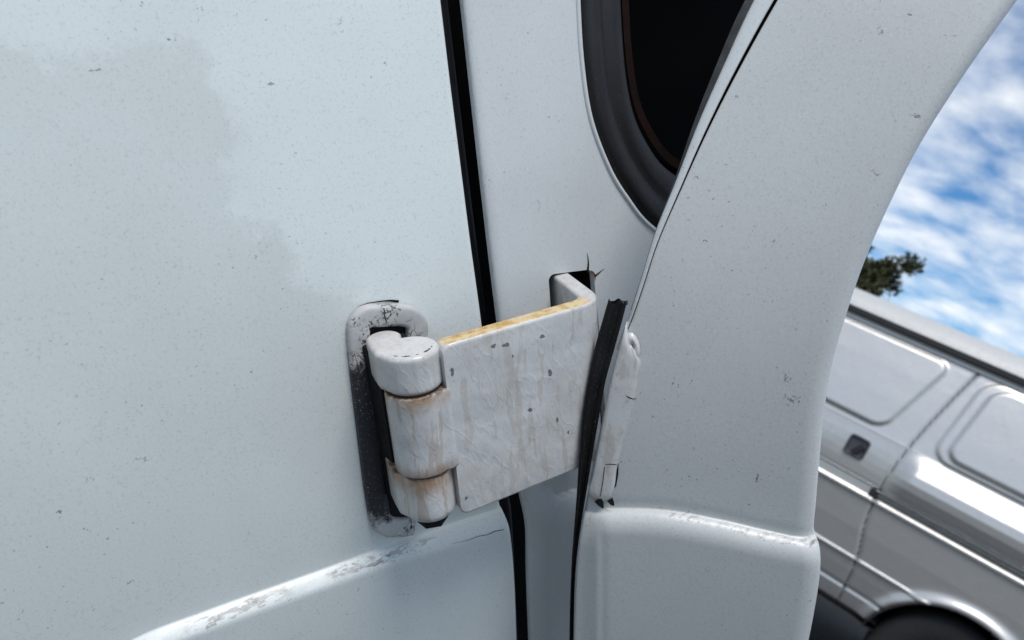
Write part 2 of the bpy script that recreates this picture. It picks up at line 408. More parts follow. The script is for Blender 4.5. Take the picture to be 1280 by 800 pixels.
# ------------------------------------------------------------------ near van: pillar panel with window opening and hinge slot
OB = -.003
edgeB = curve([(552, -300), (585, 0), (599, 130), (611, 240), (620, 320), (629, 395), (645, 520), (657, 620), (664, 660), (665, 720), (667, 800), (676, 1120)])
winL = [(720, -300), (724, -120), (728, 0), (733, 80), (744, 150), (767, 212), (790, 250), (814, 280), (850, 305), (900, 325), (940, 331), (975, 332)]
winP = resample(winL, 90)
ribB = curve([(640, 640), (632, 665), (616, 720), (580, 820), (540, 920)])
def offB(px, py):
    o_ = OB
    e = px - edgeB(py)
    if e < 14: o_ -= .0024 * (1 - math.sqrt(max(0, 1 - (1 - e / 14.) ** 2)))
    s = py - ribB(px)
    if s > 0: o_ += .006 * math.sqrt(1 - (1 - clamp(s / 40)) ** 2) * ss(px, 655, 690)
    return o_
slot = []
def arc(cx, cy, r, a0, a1, n=6): return [(cx + r * math.cos(R(lerp(a0, a1, k / n))), cy + r * math.sin(R(lerp(a0, a1, k / n)))) for k in range(n + 1)]
slot = arc(699, 353, 9, 180, 265) + arc(738, 348, 9, 270, 360) + [(749, 372), (752, 400), (762, 540), (709, 560), (703, 500), (693, 395)]
outer = [(edgeB(y), y) for y in range(1120, -301, -10)] + [tuple(p) for p in winP] + [(975 - (y - 332) * .10, y) for y in range(420, 1121, 100)] + [(x, 1120) for x in range(880, 690, -40)]
pts = list(outer); no = len(pts); pts += slot
edges = [(i, (i + 1) % no) for i in range(no)] + [(no + i, no + (i + 1) % len(slot)) for i in range(len(slot))]
for off_ in (.6, 1.6, 3, 5, 7, 9.5, 12, 14.5, 18, 23):
    pts += [(edgeB(y) + off_, y) for y in range(1110, -295, -10)]
for k in (-14, -6, -2, 0, 2, 4, 7, 11, 16, 22, 30, 40, 52): pts += [(x, ribB(x) + k) for x in range(700, 880, 12)]
for yy in range(-290, 1115, 18):
    for xx in range(690, 960, 22):
        if xx - edgeB(yy) > 32: pts.append((xx, yy))
for yy in range(-290, 1115, 14):
    for xx in range(560, 700, 12):
        if 30 < xx - edgeB(yy): pts.append((xx, yy))
r_ = delaunay_2d_cdt([Vector(p) for p in pts], edges, [], 0, .01)
vv, ff = r_[0], r_[2]
def inside(px, py, poly):
    c = False; j = len(poly) - 1
    for i in range(len(poly)):
        xi, yi = poly[i]; xj, yj = poly[j]
        if (yi > py) != (yj > py) and px < (xj - xi) * (py - yi) / (yj - yi) + xi: c = not c
        j = i
    return c
ff = [f for f in ff if (lambda c: inside(c[0], c[1], outer) and not inside(c[0], c[1], slot))((sum(vv[i][0] for i in f) / 3, sum(vv[i][1] for i in f) / 3))]
V3 = [lA(p[0], p[1]) + LN * offB(p[0], p[1]) for p in vv]
def skirt(loop, depth):
    b = len(V3)
    for p in loop:
        q = lA(p[0], p[1]) + LN * offB(p[0], p[1]); V3.append(q); V3.append(q - LN * depth)
    return [(b + 2 * i, b + 2 * ((i + 1) % len(loop)), b + 2 * ((i + 1) % len(loop)) + 1, b + 2 * i + 1) for i in range(len(loop))]
ff = [tuple(f) for f in ff] + skirt(slot, .004) + skirt(outer, .003)[:-1]
pb = link('pillar_panel', V3, ff, M_body, van, True, 50)
pb['label'] = 'white window pillar with a square hinge slot cracked at its corner'

# lip, rubber seal and glass of the window
wl = [lA(p[0], p[1]) + LN * (OB + .0002) for p in winP]
sweep('window_lip', [lA(p[0] - 1, p[1]) + LN * (OB - .001) for p in winP], [(.0016 * math.cos(a), .0022 * math.sin(a)) for a in [k * math.pi / 5 for k in range(10)]], LN, M_body, van, 80)
innL = [(776, -300), (780, -120), (784, 0), (789, 80), (798, 135), (813, 172), (836, 205), (872, 228), (910, 240), (960, 246)]
innP = resample(innL, 90)
sprof = [(0, -.004), (.03, .0005), (.10, .0026), (.22, .0034), (.36, .0030), (.44, .0016), (.50, .0014), (.58, .0026), (.72, .0030), (.86, .0020), (.95, .0002), (1, -.006)]
rows = []
for a, b in zip(winP, innP):
    pa_, pb_ = lA(a[0] + 1.5, a[1]), lA(b[0], b[1])
    rows.append([pa_.lerp(pb_, t) + LN * (OB - .001 + o_ * 1.2) for t, o_ in sprof])
ws = grid('window_seal', rows, M_seal, van)
mg = NT('dark_window_glass')
dust = specks(mg, mg.pos, 300, .2, .1, 2.)
M_glass = mg.out(mg.mix(mg.math('MULTIPLY', dust, .12), (.0012, .0012, .0013), (.05, .05, .05)), .12, .02)
gl = [lA(x, y) + LN * (OB - .007) for x, y in ((740, -320), (1130, -320), (985, 336), (740, 340))]
link('window_glass', gl, [(0, 1, 2, 3)], M_glass, van, False)
# brown strip of trim just inside the glass edge
M_brown = plain('brown_trim', (.011, .004, .002), .7, .1)
sweep('window_trim', [lA(p[0] + 12, p[1] - 8) + LN * (OB - .0068) for p in innP[:78]], [(.0022, 0), (.0022, .0004), (-.0022, .0004), (-.0022, 0)], LN, M_brown, van, 30)

# black sheet added to block light and darken the gap; jamb seal; slot pocket
jb = [lA(x, y) + LN * o_ for x, y, o_ in ((400, -320, -.04), (760, -320, -.04), (760, 1130, -.04), (400, 1130, -.04))]
link('gap_backing', jb, [(0, 1, 2, 3)], M_black, van, False)
M_jamb = plain('gap_rubber_tube', (.010, .010, .011), .7, .2, bump=.3)
sweep('jamb_seal', [lA((edgeA(y) + edgeB(y)) / 2 + 3, y) + LN * -.024 for y in range(-300, 1121, 20)], [(.006 * math.cos(k * math.pi / 6), .006 * math.sin(k * math.pi / 6)) for k in range(12)], LN, M_jamb, van, 80)
M_slot = plain('dark_slot_metal', (.03, .027, .02), .5, .4)  # dark brown all through the pocket behind the slot
sb = [lA(p[0], p[1]) for p in ((680, 332), (760, 326), (775, 555), (697, 575))]
v = [p + LN * (OB - .0035) for p in sb] + [p + LN * -.036 for p in sb]
link('slot_pocket', v, [(4, 5, 6, 7), (0, 1, 5, 4), (1, 2, 6, 5), (2, 3, 7, 6), (3, 0, 4, 7)], M_slot, van, False)
# splits in the paint film at the slot corner: thin raised-edge wedges
M_rust = plain('rust', (.16, .06, .025), .8, .2, scale=400)
def wedge(name, pl, wid, mat, parent, off=.0003):
    P_ = [Vector(p) for p in pl]; v = []; n = len(P_)
    for i, p in enumerate(P_):
        t = (P_[min(i + 1, n - 1)] - P_[max(i - 1, 0)]).normalized(); l_ = Vector((-t[1], t[0])); w_ = wid * (1 - i / (n - 1)) + .12
        for sgn in (1, -1):
            q = p + l_ * w_ * sgn; v.append(lA(q[0], q[1]) + LN * (OB + off))
    return link(name, v, [(2 * i, 2 * i + 1, 2 * i + 3, 2 * i + 2) for i in range(n - 1)], mat, parent, False)
def seam_on_panel(pl, w_):
    P_ = [Vector(p) for p in pl]; v = []
    for i, p in enumerate(P_):
        for sg in (1, -1): v.append(lA(p[0], p[1] + sg * w_[i]) + LN * (offA(p[0], p[1]) + .0004))
    return link('crack', v, [(2 * i, 2 * i + 1, 2 * i + 3, 2 * i + 2) for i in range(len(P_) - 1)], M_dark, pa, False)
seam_on_panel([(632, 652), (622, 655), (612, 657), (603, 661), (592, 663), (578, 668), (560, 672)], (.5, .35, .4, .3, .35, .2, .1))
wedge('crack', [(738.5, 342), (739, 336), (739.5, 330), (739, 324), (738, 317)], 1.3, M_black, pb)
wedge('crack', [(747, 347), (751, 344), (755, 340.5), (760, 337)], 1.0, M_black, pb)
wedge('rust_spot', [(742, 341), (745, 342), (747.5, 345), (748, 349), (748, 353)], 1.5, M_rust, pb, .0002)

# ------------------------------------------------------------------ the hinge
def prism(name, prof, z0, z1, mat, parent, bev=.0015, nb=4, zf=None, sharp=45, bot=None):
    """extrude a closed (x, out) profile from z0 to z1 with rounded rims"""
    P_ = [Vector(p) for p in prof]; n = len(P_)
    area = sum(P_[i].x * P_[(i + 1) % n].y - P_[(i + 1) % n].x * P_[i].y for i in range(n))
    sg = 1 if area > 0 else -1
    nrm = []
    for i in range(n):
        a = (P_[i] - P_[i - 1]).normalized(); b = (P_[(i + 1) % n] - P_[i]).normalized(); t = (a + b)
        t = t.normalized() if t.length > 1e-6 else a
        nrm.append(Vector((t.y, -t.x)) * sg / max(.5, math.cos(a.angle(b) / 2) if a.length and b.length else 1))
    rings = []; bb = bot or bev
    for k in range(nb + 1): a = k / nb * math.pi / 2; rings.append((bb * (1 - math.sin(a)), z0 + bb * (1 - math.cos(a))))
    for k in range(7): rings.append((0, lerp(z0 + bb, z1 - bev, (k + 1) / 8)))
    for k in range(nb + 1): a = k / nb * math.pi / 2; rings.append((bev * (1 - math.cos(a)), z1 - bev + bev * math.sin(a)))
    v = []
    for ins, z in rings:
        for i in range(n):
            q = P_[i] - nrm[i] * ins; v.append((q.x, -q.y, z))
    f = [(i * n + j, i * n + (j + 1) % n, (i + 1) * n + (j + 1) % n, (i + 1) * n + j) for i in range(len(rings) - 1) for j in range(n)]
    f += [tuple(range(n)), tuple(range((len(rings) - 1) * n, len(rings) * n))]
    return link(name, v, f, mat, parent, True, sharp)
def cx(c, r, a0, a1, n): return [(c[0] + r * math.cos(R(lerp(a0, a1, k / n))), c[1] + r * math.sin(R(lerp(a0, a1, k / n)))) for k in range(n + 1)]

KO = .026                                          # knuckle axis stands this far off the panel
kb = lA(534, 632, KO); kt = lA(509, 432, KO)
KX = (kb.x + kt.x) / 2 + .0008; Z0, Z1 = kb.z - .004, kt.z
zA = lA(520, 499, KO + .013).z; zB = lA(532, 601, KO + .013).z    # joints between the knuckles
KR = .0131
LO = KO + .0066                                    # leaf mid plane
ltop = lA(650, 402, LO + .004).z; lbot = lA(650, 613, LO + .004).z
bx = lA(744, 380, LO).x                            # where the leaf turns back
ex0 = lA(562, 520, LO + .004).x
print('KEY', kb, kt, zA, zB, ltop, lbot, bx, ex0)

T = .0046                                          # half thickness of the leaf
br = .0115
sx_ = lA(712, 355, 0).x
ang = math.degrees(math.atan2(LO, (bx - sx_))) ; turn = 180 - ang + 2
def leaf_profile(x0, round_start=True):
    cl = [(x0 + d_, LO, 0) for d_ in (0, .0002, .0006, .0012, .002, .003, .0042)] + [(lerp(x0, bx - br, k / 14), LO, 0) for k in range(2, 15)]
    for k in range(1, 13):
        a = turn * k / 12; cl.append((bx - br + br * math.sin(R(a)), LO - br + br * math.cos(R(a)), a))
    a = turn; lx, lo_, _ = cl[-1]
    for k in range(1, 5): cl.append((lx + math.cos(R(a)) * .010 * k, lo_ - math.sin(R(a)) * .010 * k, a))
    o1 = [(x + math.sin(R(a)) * T, o_ + math.cos(R(a)) * T) for x, o_, a in cl]
    o2 = [(x - math.sin(R(a)) * T, o_ - math.cos(R(a)) * T) for x, o_, a in cl]
    return o1 + o2[::-1]
chips = [((lA(px, py, LO + T).x, -(LO + T), lA(px, py, LO + T).z), r, asp) for px, py, r, asp in
         ((615, 432, 0.00136, 1.4), (631, 431, 0.00177, 1.5), (677, 420, 0.00156, 1.3), (564, 465, 0.00109, .45), (687, 466, 0.00095, .45), (662, 512, 0.00143, 1.6), (696, 525, 0.00088, .6), (710, 540, 0.00068, .8), (640, 445, 0.00061, .8), (581, 622, 0.00082, .8))]
M_leaf = hinge_paint('brushed_hinge_paint', (), chips, .8, rust_top=bx - .004)
M_knuc = hinge_paint('rust_streaked_hinge_paint', ((zA, .0006, .010), (zB, .008, .012)), (), 1.25)
M_knut = hinge_paint('hinge_cap_paint', ((zA, .004, .004),), (), .4)
M_knub = hinge_paint('stained_hinge_paint', ((zB, .002, .016),), (), 1.5)

# bracket bolted to the panel
bkt = prism('hinge', [(KX - .0135, 0), (KX + .008, 0), (KX + .006, KO - .010), (KX - .0118, KO - .010)], Z0 + .002, Z1 - .004, M_dark, van, .001)
bkt['label'] = 'exposed white painted hinge with rusty top edge and chipped leaf'
leaf = prism('hinge_leaf', leaf_profile(ex0), lbot, ltop, M_leaf, bkt, .0018, 5, sharp=60)
RC = .0042
for v_ in leaf.data.vertices:                        # round the free corners of the plate
    dx = v_.co.x - ex0
    if dx < RC:
        cut = RC - math.sqrt(max(0, RC * RC - (RC - max(dx, 0)) ** 2)); hm = (ltop + lbot) / 2; hh = (ltop - lbot) / 2
        v_.co.z = hm + (v_.co.z - hm) * (hh - cut) / hh
leaf['label'] = 'flat hinge leaf with yellowed rusty top edge and dark chips'
# middle knuckle: barrel run into the leaf
c0 = (KX, KO)
mid = cx(c0, KR, 64, 300, 22) + [(ex0 + .002, LO - T + .0008), (ex0 + .006, LO - T + .0012), (ex0 + .006, LO + T - .0004), (ex0 + .0015, LO + T - .0001), (KX + .0105, KO + .0117), (KX + .0085, KO + .0122)]
prism('middle_knuckle', mid, zB + .0003, zA - .0003, M_knuc, bkt, .0009, 3, sharp=60)
def tear(r, k=1.0):
    return cx(c0, r, 170, -80, 26) + [(KX + .0025, KO - .0150), (KX + .0035, KO - .018)] + cx((KX - .0045, KO - .0180), .0080, -20, -180, 10) + [(KX - .0135, KO - .011), (KX - .0142, KO - .003)]
uk = prism('upper_knuckle', tear(KR * .965), zA + .0004, Z1, M_knut, bkt, .0022, 5, sharp=70)
prism('lower_knuckle', tear(KR * .93), Z0 + .0015, zB - .0004, M_knub, bkt, .0008, 5, bot=.0042, sharp=50)
# pin visible in the joints and the hexagonal nut below
M_pin = plain('rusty_pin', (.05, .028, .018), .8, .3, scale=300)
pin = prism('hinge_pin', cx(c0, KR * .9, 0, 345, 20), Z0 + .004, Z1 - .003, M_pin, bkt, .0004)
prism('hinge_nut', cx(c0, .0072, 20, 320, 5), Z0 - .0042, Z0 + .002, M_dark, bkt, .0006)
# ring of cracked filler round the top of the pin
rp_ = [(KX - .001 + .0095 * math.cos(R(a)), -(KO - .0005) + .0078 * math.sin(R(a)), Z1 + .00005) for a in range(185, 360, 9)]
M_chip = plain('bare_dark_metal', (.05, .045, .04), .6)
random.seed(3)
for a0, a1, ww in ((206, 222, .0004), (228, 252, .0005), (262, 272, .0003), (285, 312, .0008), (318, 326, .0003)):
    v = []
    for k in range(7):
        a = R(lerp(a0, a1, k / 6)); w_ = ww * (.35 + random.random()) * math.sin(math.pi * (k + .3) / 6.6)
        for s_ in (-1, 1):
            v.append((KX + (.0098 + s_ * w_) * math.cos(a), -(KO + (.0098 + s_ * w_) * -math.sin(a)), Z1 + .00008))
    link('paint_chip', v, [(2 * i, 2 * i + 1, 2 * i + 3, 2 * i + 2) for i in range(6)], M_chip, bkt, False)

# gasket under the bracket
def q(px, py): return lA(px, py) + LN * .0002
gp = [(519, 418)] + arc(502, 410, 17, -5, -85, 8) + [(495, 392), (475, 393)] + arc(464, 411, 18, -95, -185, 8) + [(447, 430), (452, 480), (459, 540), (466, 600), (471, 632)] + arc(490, 638, 18, 172, 92, 8) + [(502, 656), (514, 654)]
gpath = resample(gp, 110)
gk = sweep('hinge_gasket', [q(*p) for p in gpath], rrect(.0102, .0044, .0022), LN, M_gask, bkt, 50)
gk['label'] = 'cracked gasket worn to black rubber along its side'
gc = [lA(460, 520), ]
vg = [lA(x, y) + LN * .0011 for x, y in ((452, 402), (508, 400), (515, 420), (505, 560), (512, 650), (478, 652), (466, 600), (458, 520))]
link('gasket_bed', vg, [tuple(range(8))], M_dark, bkt, False)
wedge('crack', [(473, 380), (475, 386), (474, 391), (476, 397), (475, 402)], .55, M_black, gk, .0095)
wedge('crack', [(498, 376.5), (488, 375.5), (478, 376), (460, 378.5), (446, 383)], 1.5, M_black, gk, .0035)

# ------------------------------------------------------------------ near van: open door skin facing the panel
eC = C3(Vector((.96, -.245, -.02)).normalized()); uC = C3(Vector((-.073, -.16, .984)).normalized()); eC = (eC - uC * eC.dot(uC)).normalized()
nC = eC.cross(uC)
cC = nC.dot(CAM + ray(750, 500) * .352)
NC = MVi.to_3x3() @ nC
PC0 = CAM + ray(900, 430) * ((cC - nC.dot(CAM)) / nC.dot(ray(900, 430)))
def lC(px, py, off=0.):
    d = ray(px, py); k = nC.dot(d); c_ = cC - nC.dot(CAM)
    h = (CAM + d * (c_ / k) - PC0).dot(uC)
    return MVi @ (CAM + d * ((c_ - h * h / (2 * .50)) / k)) + NC * off
M_door = paint('weathered_white_paint', (.575, .585, .57), .6, rub_highlight=True, smudges=[(lC(x, y), r, a, b) for x, y, r, a, b in (
    (985, 476, .0030, 1, .8), (990, 500, .0036, .8, 1), (947, 598, .0022, 1.4, .7), (955, 772, .0022, 1, 1), (1102, 40, .0020, 1, .8), (1136, 20, .0022, 1, 1), (1145, 146, .0020, 1, 1), (925, 122, .0022, 1, 1), (862, 525, .0016, 1, 1))])
seamC = curve([(1120, -250), (972, 0), (922, 90), (884, 165), (850, 240), (822, 305), (804, 360), (790, 400), (778, 430), (766, 470), (756, 510), (745, 560), (735, 615), (727, 660), (722, 710), (719, 800), (716, 1120)])
rimC = curve([(1075, -250), (942, 0), (905, 80), (872, 155), (843, 230), (819, 290), (800, 352), (786, 394), (774, 425)])
edgC = curve([(1460, -250), (1276, 0), (1247, 40), (1200, 108), (1152, 185), (1112, 265), (1082, 335), (1060, 400), (1043, 460), (1033, 520), (1027, 580), (1022, 640), (1020, 668), (1025, 686), (1024, 720), (1016, 770), (1010, 800), (985, 930), (940, 1120)])
ribC_ = curve([(640, 640), (639, 728), (636, 760), (638, 830), (650, 900), (664, 960), (673, 1005), (676, 1040)])
ribC = lambda x: ribC_(x)
def offC(px, py):
    s = py - ribC(px); o_ = 0.
    lf = ss(px, 722, 765)
    if s > 0:
        o_ = .0075 * math.sqrt(1 - (1 - clamp(s / 26.)) ** 2) * (.35 + .65 * lf)
        o_ += .0012 * ss(px, 756, 748) * ss(s, 10, 40)
    else: o_ = -.0008 * ss(s, -16, 0)
    e = edgC(py) - px
    if e < 26: o_ -= .007 * (1 - math.sqrt(max(0, 1 - (1 - e / 26.) ** 2)))
    e = px - seamC(py)
    if e < 4: o_ -= .0012 * (1 - math.sqrt(max(0, 1 - (1 - e / 4.) ** 2)))
    return o_
xs = [0, .002, .004, .007, .011, .016] + [.02 + .88 * i / 80 for i in range(81)] + [.91, .918, .926, .934, .942, .95, .957, .963, .969, .975, .98, .985, .989, .992, .995, .997, .9985, 1.0]
rows, att = [], []
for k in range(75 + len(low)):
    row, ra = [], []
    for uu in xs:
        py = 400.
        for _ in range(5):
            px = lerp(seamC(py), edgC(py), uu); yr = ribC(px)
            py = lerp(-250, yr, 1 - (1 - k / 75) ** 1.5) if k < 75 else yr + low[k - 75] * .72
        row.append(lC(px, py, offC(px, py))); s = py - yr
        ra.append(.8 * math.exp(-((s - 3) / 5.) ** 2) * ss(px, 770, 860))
    p0, p1 = row[0], row[-1]
    e_loc = MVi.to_3x3() @ eC
    rows.append([p0 - NC * .004] + row + [p1 - NC * .006 - e_loc * .001, p1 - NC * .014 - e_loc * .005, p1 - NC * .020 - e_loc * .016])
    att += [0] + ra + [0, 0, 0]
pc = grid('door', rows, M_door, van, {'rub_highlight': att})
pc['label'] = 'curved white door skin with dark specks and a scuffed swage line'
# folded hem along its leading edge and the black rubber outside it
rows = []
for y in range(-250, 440, 8):
    x0 = rimC(y); x1 = seamC(y) - lerp(5.0, 1.2, ss(y, 0, 330))
    if x1 - x0 < 2: x1 = x0 + 2
    r0 = [lC(lerp(x0, x1, t), y, -.0012 - .0030 * (1 - math.sqrt(1 - (1 - t) ** 2)) if t < .999 else -.0014) for t in (0, .04, .1, .2, .35, .55, .75, .9, 1)]
    rows.append(r0 + [r0[-1] - NC * .003])
grid('door_hem', rows, M_body, pc)
rows = []
for y in range(-250, 400, 10):
    x0 = rimC(y); wd = lerp(12, 1.0, ss(y, 0, 300)) if y > 0 else 12 - y * .01
    rows.append([lC(x0 - wd * (1 - t), y, -.0042 - .003 * (1 - t)) for t in (0, .3, .6, .85, 1)] + [lC(x0 + 1, y, -.006)])
M_edge = plain('grey_edge_rubber', (.055, .055, .055), .6, .3)
grid('door_edge_rubber', rows, M_edge, pc)
# black sheet added behind the door skin to put shade in its seam
bk = [(rimC(y) + 3 if y < 420 else seamC(y) + 3, y) for y in range(-250, 1121, 30)]
rows = [[lC(x, y, -.007), lC(lerp(x, edgC(y) - 30, .5), y, -.009), lC(edgC(y) - 34, y, -.009)] for x, y in bk]
grid('door_backing', rows, M_black, pc)

# black weather strip standing off the door's edge
stl = curve([(761, 372), (753, 400), (744, 432), (735, 475), (728, 520), (724, 570), (721, 620), (715, 700), (712, 800), (709, 1120)])
str_ = curve([(785, 372), (779, 396), (768, 436), (757, 476), (750, 515), (742, 560), (733, 615), (724, 672), (719, 720), (717, 800), (714, 1120)])
rows = []
for k in range(90):
    y = 372 + (k / 89) ** 1.2 * 748
    a, b = stl(y), str_(y)
    dy = (6 if k == 0 else 0)
    pr = []
    for t, o_ in ((0, -.004), (.02, .0005), (.12, .0014), (.3, .0012), (.5, -.0004), (.62, -.0012), (.75, -.0002), (.92, .001), (1, -.001)):
        yy = y + (math.sin(t * 9) * 3 + t * 7 if k == 0 else 0)
        pr.append(lC(lerp(a, b, t), yy, o_ + .0008))
    rows.append(pr)
strip = grid('weather_strip', rows, M_rub, pc)
strip['label'] = 'black rubber weather strip with a torn top end'
rows = [[lC(lerp(stl(y), str_(y), t), y + 4, -.0042) for t in (0, 1)] for y in [380 + k * 12 for k in range(60)]]

# folded end piece riveted along the edge of the door
M_brk = hinge_paint('scuffed_bracket_paint', (), (), .9, bmp=.15)
brl = curve([(783, 404), (779, 418), (773, 440), (763, 480), (756, 515), (748, 560), (741, 595), (736, 614), (740, 621)])
brr = curve([(790, 432), (797, 444), (801, 456), (799, 470), (794, 495), (787, 525), (779, 555), (772, 585), (769, 608), (764, 621)])
rows = []
for k in range(60):
    t_ = k / 59; yl = lerp(404, 619, t_); yr = lerp(432, 621, t_)
    a, b = brl(yl), brr(yr)
    e_ = math.sqrt(1 - (1 - min(1, 9 * t_)) ** 2) * math.sqrt(1 - (1 - min(1, 22 * (1 - t_) + .12)) ** 2)
    row = []
    for t, o_ in ((-.03, -.003), (-.02, .001), (0, .0030), (.03, .0040), (.08, .0045), (.2, .0048), (.4, .0050), (.6, .0048), (.78, .0044), (.88, .0040), (.94, .0030), (.98, .0016), (1, -.001)):
        yy = lerp(yl, yr, t) + (9 * math.sin(t * math.pi) ** 2 * (1 - min(1, 5 * t_)) - 4 * math.sin(t * math.pi) * (1 - min(1, 14 * (1 - t_))) * -1)
        row.append(lC(lerp(a, b, t), yy, o_ * .74 * (.25 + .75 * e_) + .0009 * math.exp(-((t - .9) / .12) ** 2) * math.exp(-(t_ / .12) ** 2)))
    rows.append(row)
rows.insert(0, [p - NC * .005 for p in rows[0]]); rows.append([p - NC * .006 for p in rows[-1]])
br_ = grid('edge_bracket', rows, M_brk, pc)
br_['label'] = 'pale scuffed end piece with a curled top'
def strip_on(name, pl, wid, mat, parent, off):
    P_ = [Vector(p) for p in pl]; v = []; n = len(P_)
    for i, p in enumerate(P_):
        t = (P_[min(i + 1, n - 1)] - P_[max(i - 1, 0)]).normalized(); l_ = Vector((-t[1], t[0])); w_ = wid[i]
        for sg in (1, -1): v.append(lC(*(p + l_ * w_ * sg), off))
    return link(name, v, [(2 * i, 2 * i + 1, 2 * i + 3, 2 * i + 2) for i in range(n - 1)], mat, parent, False)
strip_on('seam', [(783, 491), (787, 494), (793, 496), (797, 495)], (.2, .8, .6, .3), M_black, br_, .0042)
strip_on('seam', [(758, 577), (764, 576.5), (772, 577)], (.4, .6, .5), M_pin, br_, .0042)
strip_on('seam', [(757, 580), (755, 598), (752, 616)], (.5, .5, .5), M_pin, br_, .0042)
for pl, wd in (([(748, 621), (752, 627), (755, 632)], (5, 4, 1)), ([(763, 621), (766, 626), (768, 629)], (4, 3, 1))):
    strip_on('fastener_tail', pl, wd, M_dark, br_, .003)
strip_on('slit', [(773, 578), (771, 592), (768, 606), (765, 612)], (.6, 2.2, 2.6, .6), M_dark, pc, .0012)
# dimpled recess with a screw beside the curled top
rows = []
for k in range(7):
    r = k / 6
    rows.append([lC(791 + 9 * r * math.cos(R(a)) + 3 * r * math.sin(R(a)), 432 + 17 * r * math.sin(R(a)), .0006 + .0022 * math.sin(r * math.pi) - .0006 * (1 - r)) for a in range(0, 360, 18)])
grid('screw_recess', rows, M_brk, pc, closed=True)

# ------------------------------------------------------------------ ground
M_asph = plain('worn_grey_asphalt', (.06, .058, .055), .9, .3, var=.35, scale=60, bump=.4)
rows = [[Vector((x, y, 0)) for x in (-400, -40, -8, -2, 2, 8, 40, 400)] for y in (-400, -40, -8, 0, 4, 8, 40, 400)]
gr = grid('ground', rows, M_asph); gr['kind'] = 'structure'; gr['label'] = 'dark grey asphalt yard under the parked van'

# ------------------------------------------------------------------ parked van behind
def silver(name, base, metal=.55, rough=.22):
    m = NT(name)
    g = m.noise(40, 3, .6)
    c = m.mix(m.sstep(g, .4, .7, 0, .35), base, tuple(x * .86 for x in base))
    sp = m.math('MAXIMUM', specks(m, m.pos, 22, .10, .22, 2.), specks(m, m.pos, 45, .14, .2, 7.))
    c = m.mix(m.math('MULTIPLY', sp, .6), c, (.12, .11, .10))
    nb = m.bump(m.noise(9, 3, .5), .16, .012)
    nb = m.bump(m.noise(90, 2), .12, .001, nb)
    return m.out(c, m.math('MULTIPLY_ADD', g, .2, rough - .08), .5, metal, nb, .06, .3)
M_sil = silver('dusty_silver_paint', (.56, .55, .53), .60, .38)
M_groove = plain('dark_seam_rubber', (.03, .03, .03), .8, .2)  # even dark tone for seams, track, housings and underbody
M_chrome = plain('dulled_bright_metal', (.75, .75, .74), .18, .5, 1.0, var=.08)
SC = 1.3; DV = 3.2 * SC
vy = R(60)
ve = Vector((math.sin(vy), -math.cos(vy), 0)); vn = Vector((math.cos(vy), math.sin(vy), 0))
PV = Matrix((ve, vn, Vector((0, 0, 1)))).transposed().to_4x4()
PV.translation = Vector((CAM.x, CAM.y, 0)) + vn * DV
pv = bpy.data.objects.new('parked_van', None); col.objects.link(pv); pv.matrix_world = PV
pv['label'] = 'dusty silver van with stamped side panels parked beyond the white door'
pv['category'] = 'van'
S0, S1, WV = -2.9, 1.35, 1.70
prof = [(.40, -.16), (.43, -.10), (.50, -.075), (.515, -.080), (.53, -.066), (.60, -.045), (.648, -.034), (.656, -.024), (.664, -.022), (.674, -.028), (.80, -.004), (.93, .014), (.952, .018), (.960, .028), (.970, .028), (.978, .018), (.99, .004), (1.015, .004), (1.022, .016), (1.03, .026), (1.05, .046), (1.09, .064), (1.13, .070), (1.17, .064), (1.21, .046), (1.245, .022), (1.265, .010), (1.28, .004), (1.30, .0), (1.45, -.028), (1.60, -.058), (1.72, -.084), (1.765, -.095)]
def pz(z, t=None):
    for (a, oa), (b, ob) in zip(prof, prof[1:]):
        if z <= b: return lerp(oa, ob, (z - a) / (b - a))
    return prof[-1][1]
def rq(s, z, quad, r):
    """signed distance to a rounded convex quad (negative inside)"""
    n = len(quad); d = -1e9; ds = []
    for i in range(n):
        ax, ay = quad[i]; bx_, by_ = quad[(i + 1) % n]; dx, dy = bx_ - ax, by_ - ay; L = math.hypot(dx, dy)
        ds.append(((s - ax) * dy - (z - ay) * dx) / L + r)
    pos = [x for x in ds if x > 0]
    return (math.sqrt(sum(x * x for x in pos)) if pos else max(ds)) - r
QL = [(-1.25, 1.305), (-.215, 1.305), (-.085, 1.735), (-1.20, 1.735)]
QR = [(.075, 1.315), (1.18, 1.315), (1.12, 1.725), (.125, 1.725)]
QR2 = [(.02, 1.285), (1.25, 1.285), (1.2, 1.75), (.075, 1.75)]
seam = curve([(-.01, .40), (-.03, .67), (-.075, .85), (-.09, 1.03), (-.085, 1.15), (-.065, 1.32), (-.02, 1.55), (.03, 1.765)])
AX, AZ, AR = .50, .335, .375                       # rear wheel arch
def side(s, z):
    o_ = pz(z)
    rear = ss(s, seam(z) - .01, seam(z) + .02)
    if 1.02 < z < 1.27: o_ -= (1 - ss(s, seam(z) - .005, seam(z) + .10)) * (pz(z) - .004) * .80     # bulge only behind the seam
    if .945 < z < 1.03:
        k = ss(s, -.13, -.10)
        if z > .976: o_ = lerp(.012, o_, k)
    for Q, r, dp in ((QL, .06, .012), (QR, .07, .012)):
        d = rq(s, z, Q, r); o_ += .016 * ss(d, .010, -.010)
    d = rq(s, z, QR2, .09); o_ += .012 * ss(d, .009, -.009) if s > seam(z) - .05 else 0
    ds = (s - seam(z)); o_ -= .012 * math.exp(-(ds / .007) ** 2)
    d = math.hypot(s - AX, (z - AZ) * 1.0) - AR                       # flare round the rear wheel
    if d < .12: o_ += .030 * math.exp(-((d - .012) / .028) ** 2) if z > .42 else 0
    return -o_ if False else o_
def fine(a, b, st): return [a + st * i for i in range(int((b - a) / st + .5) + 1)]
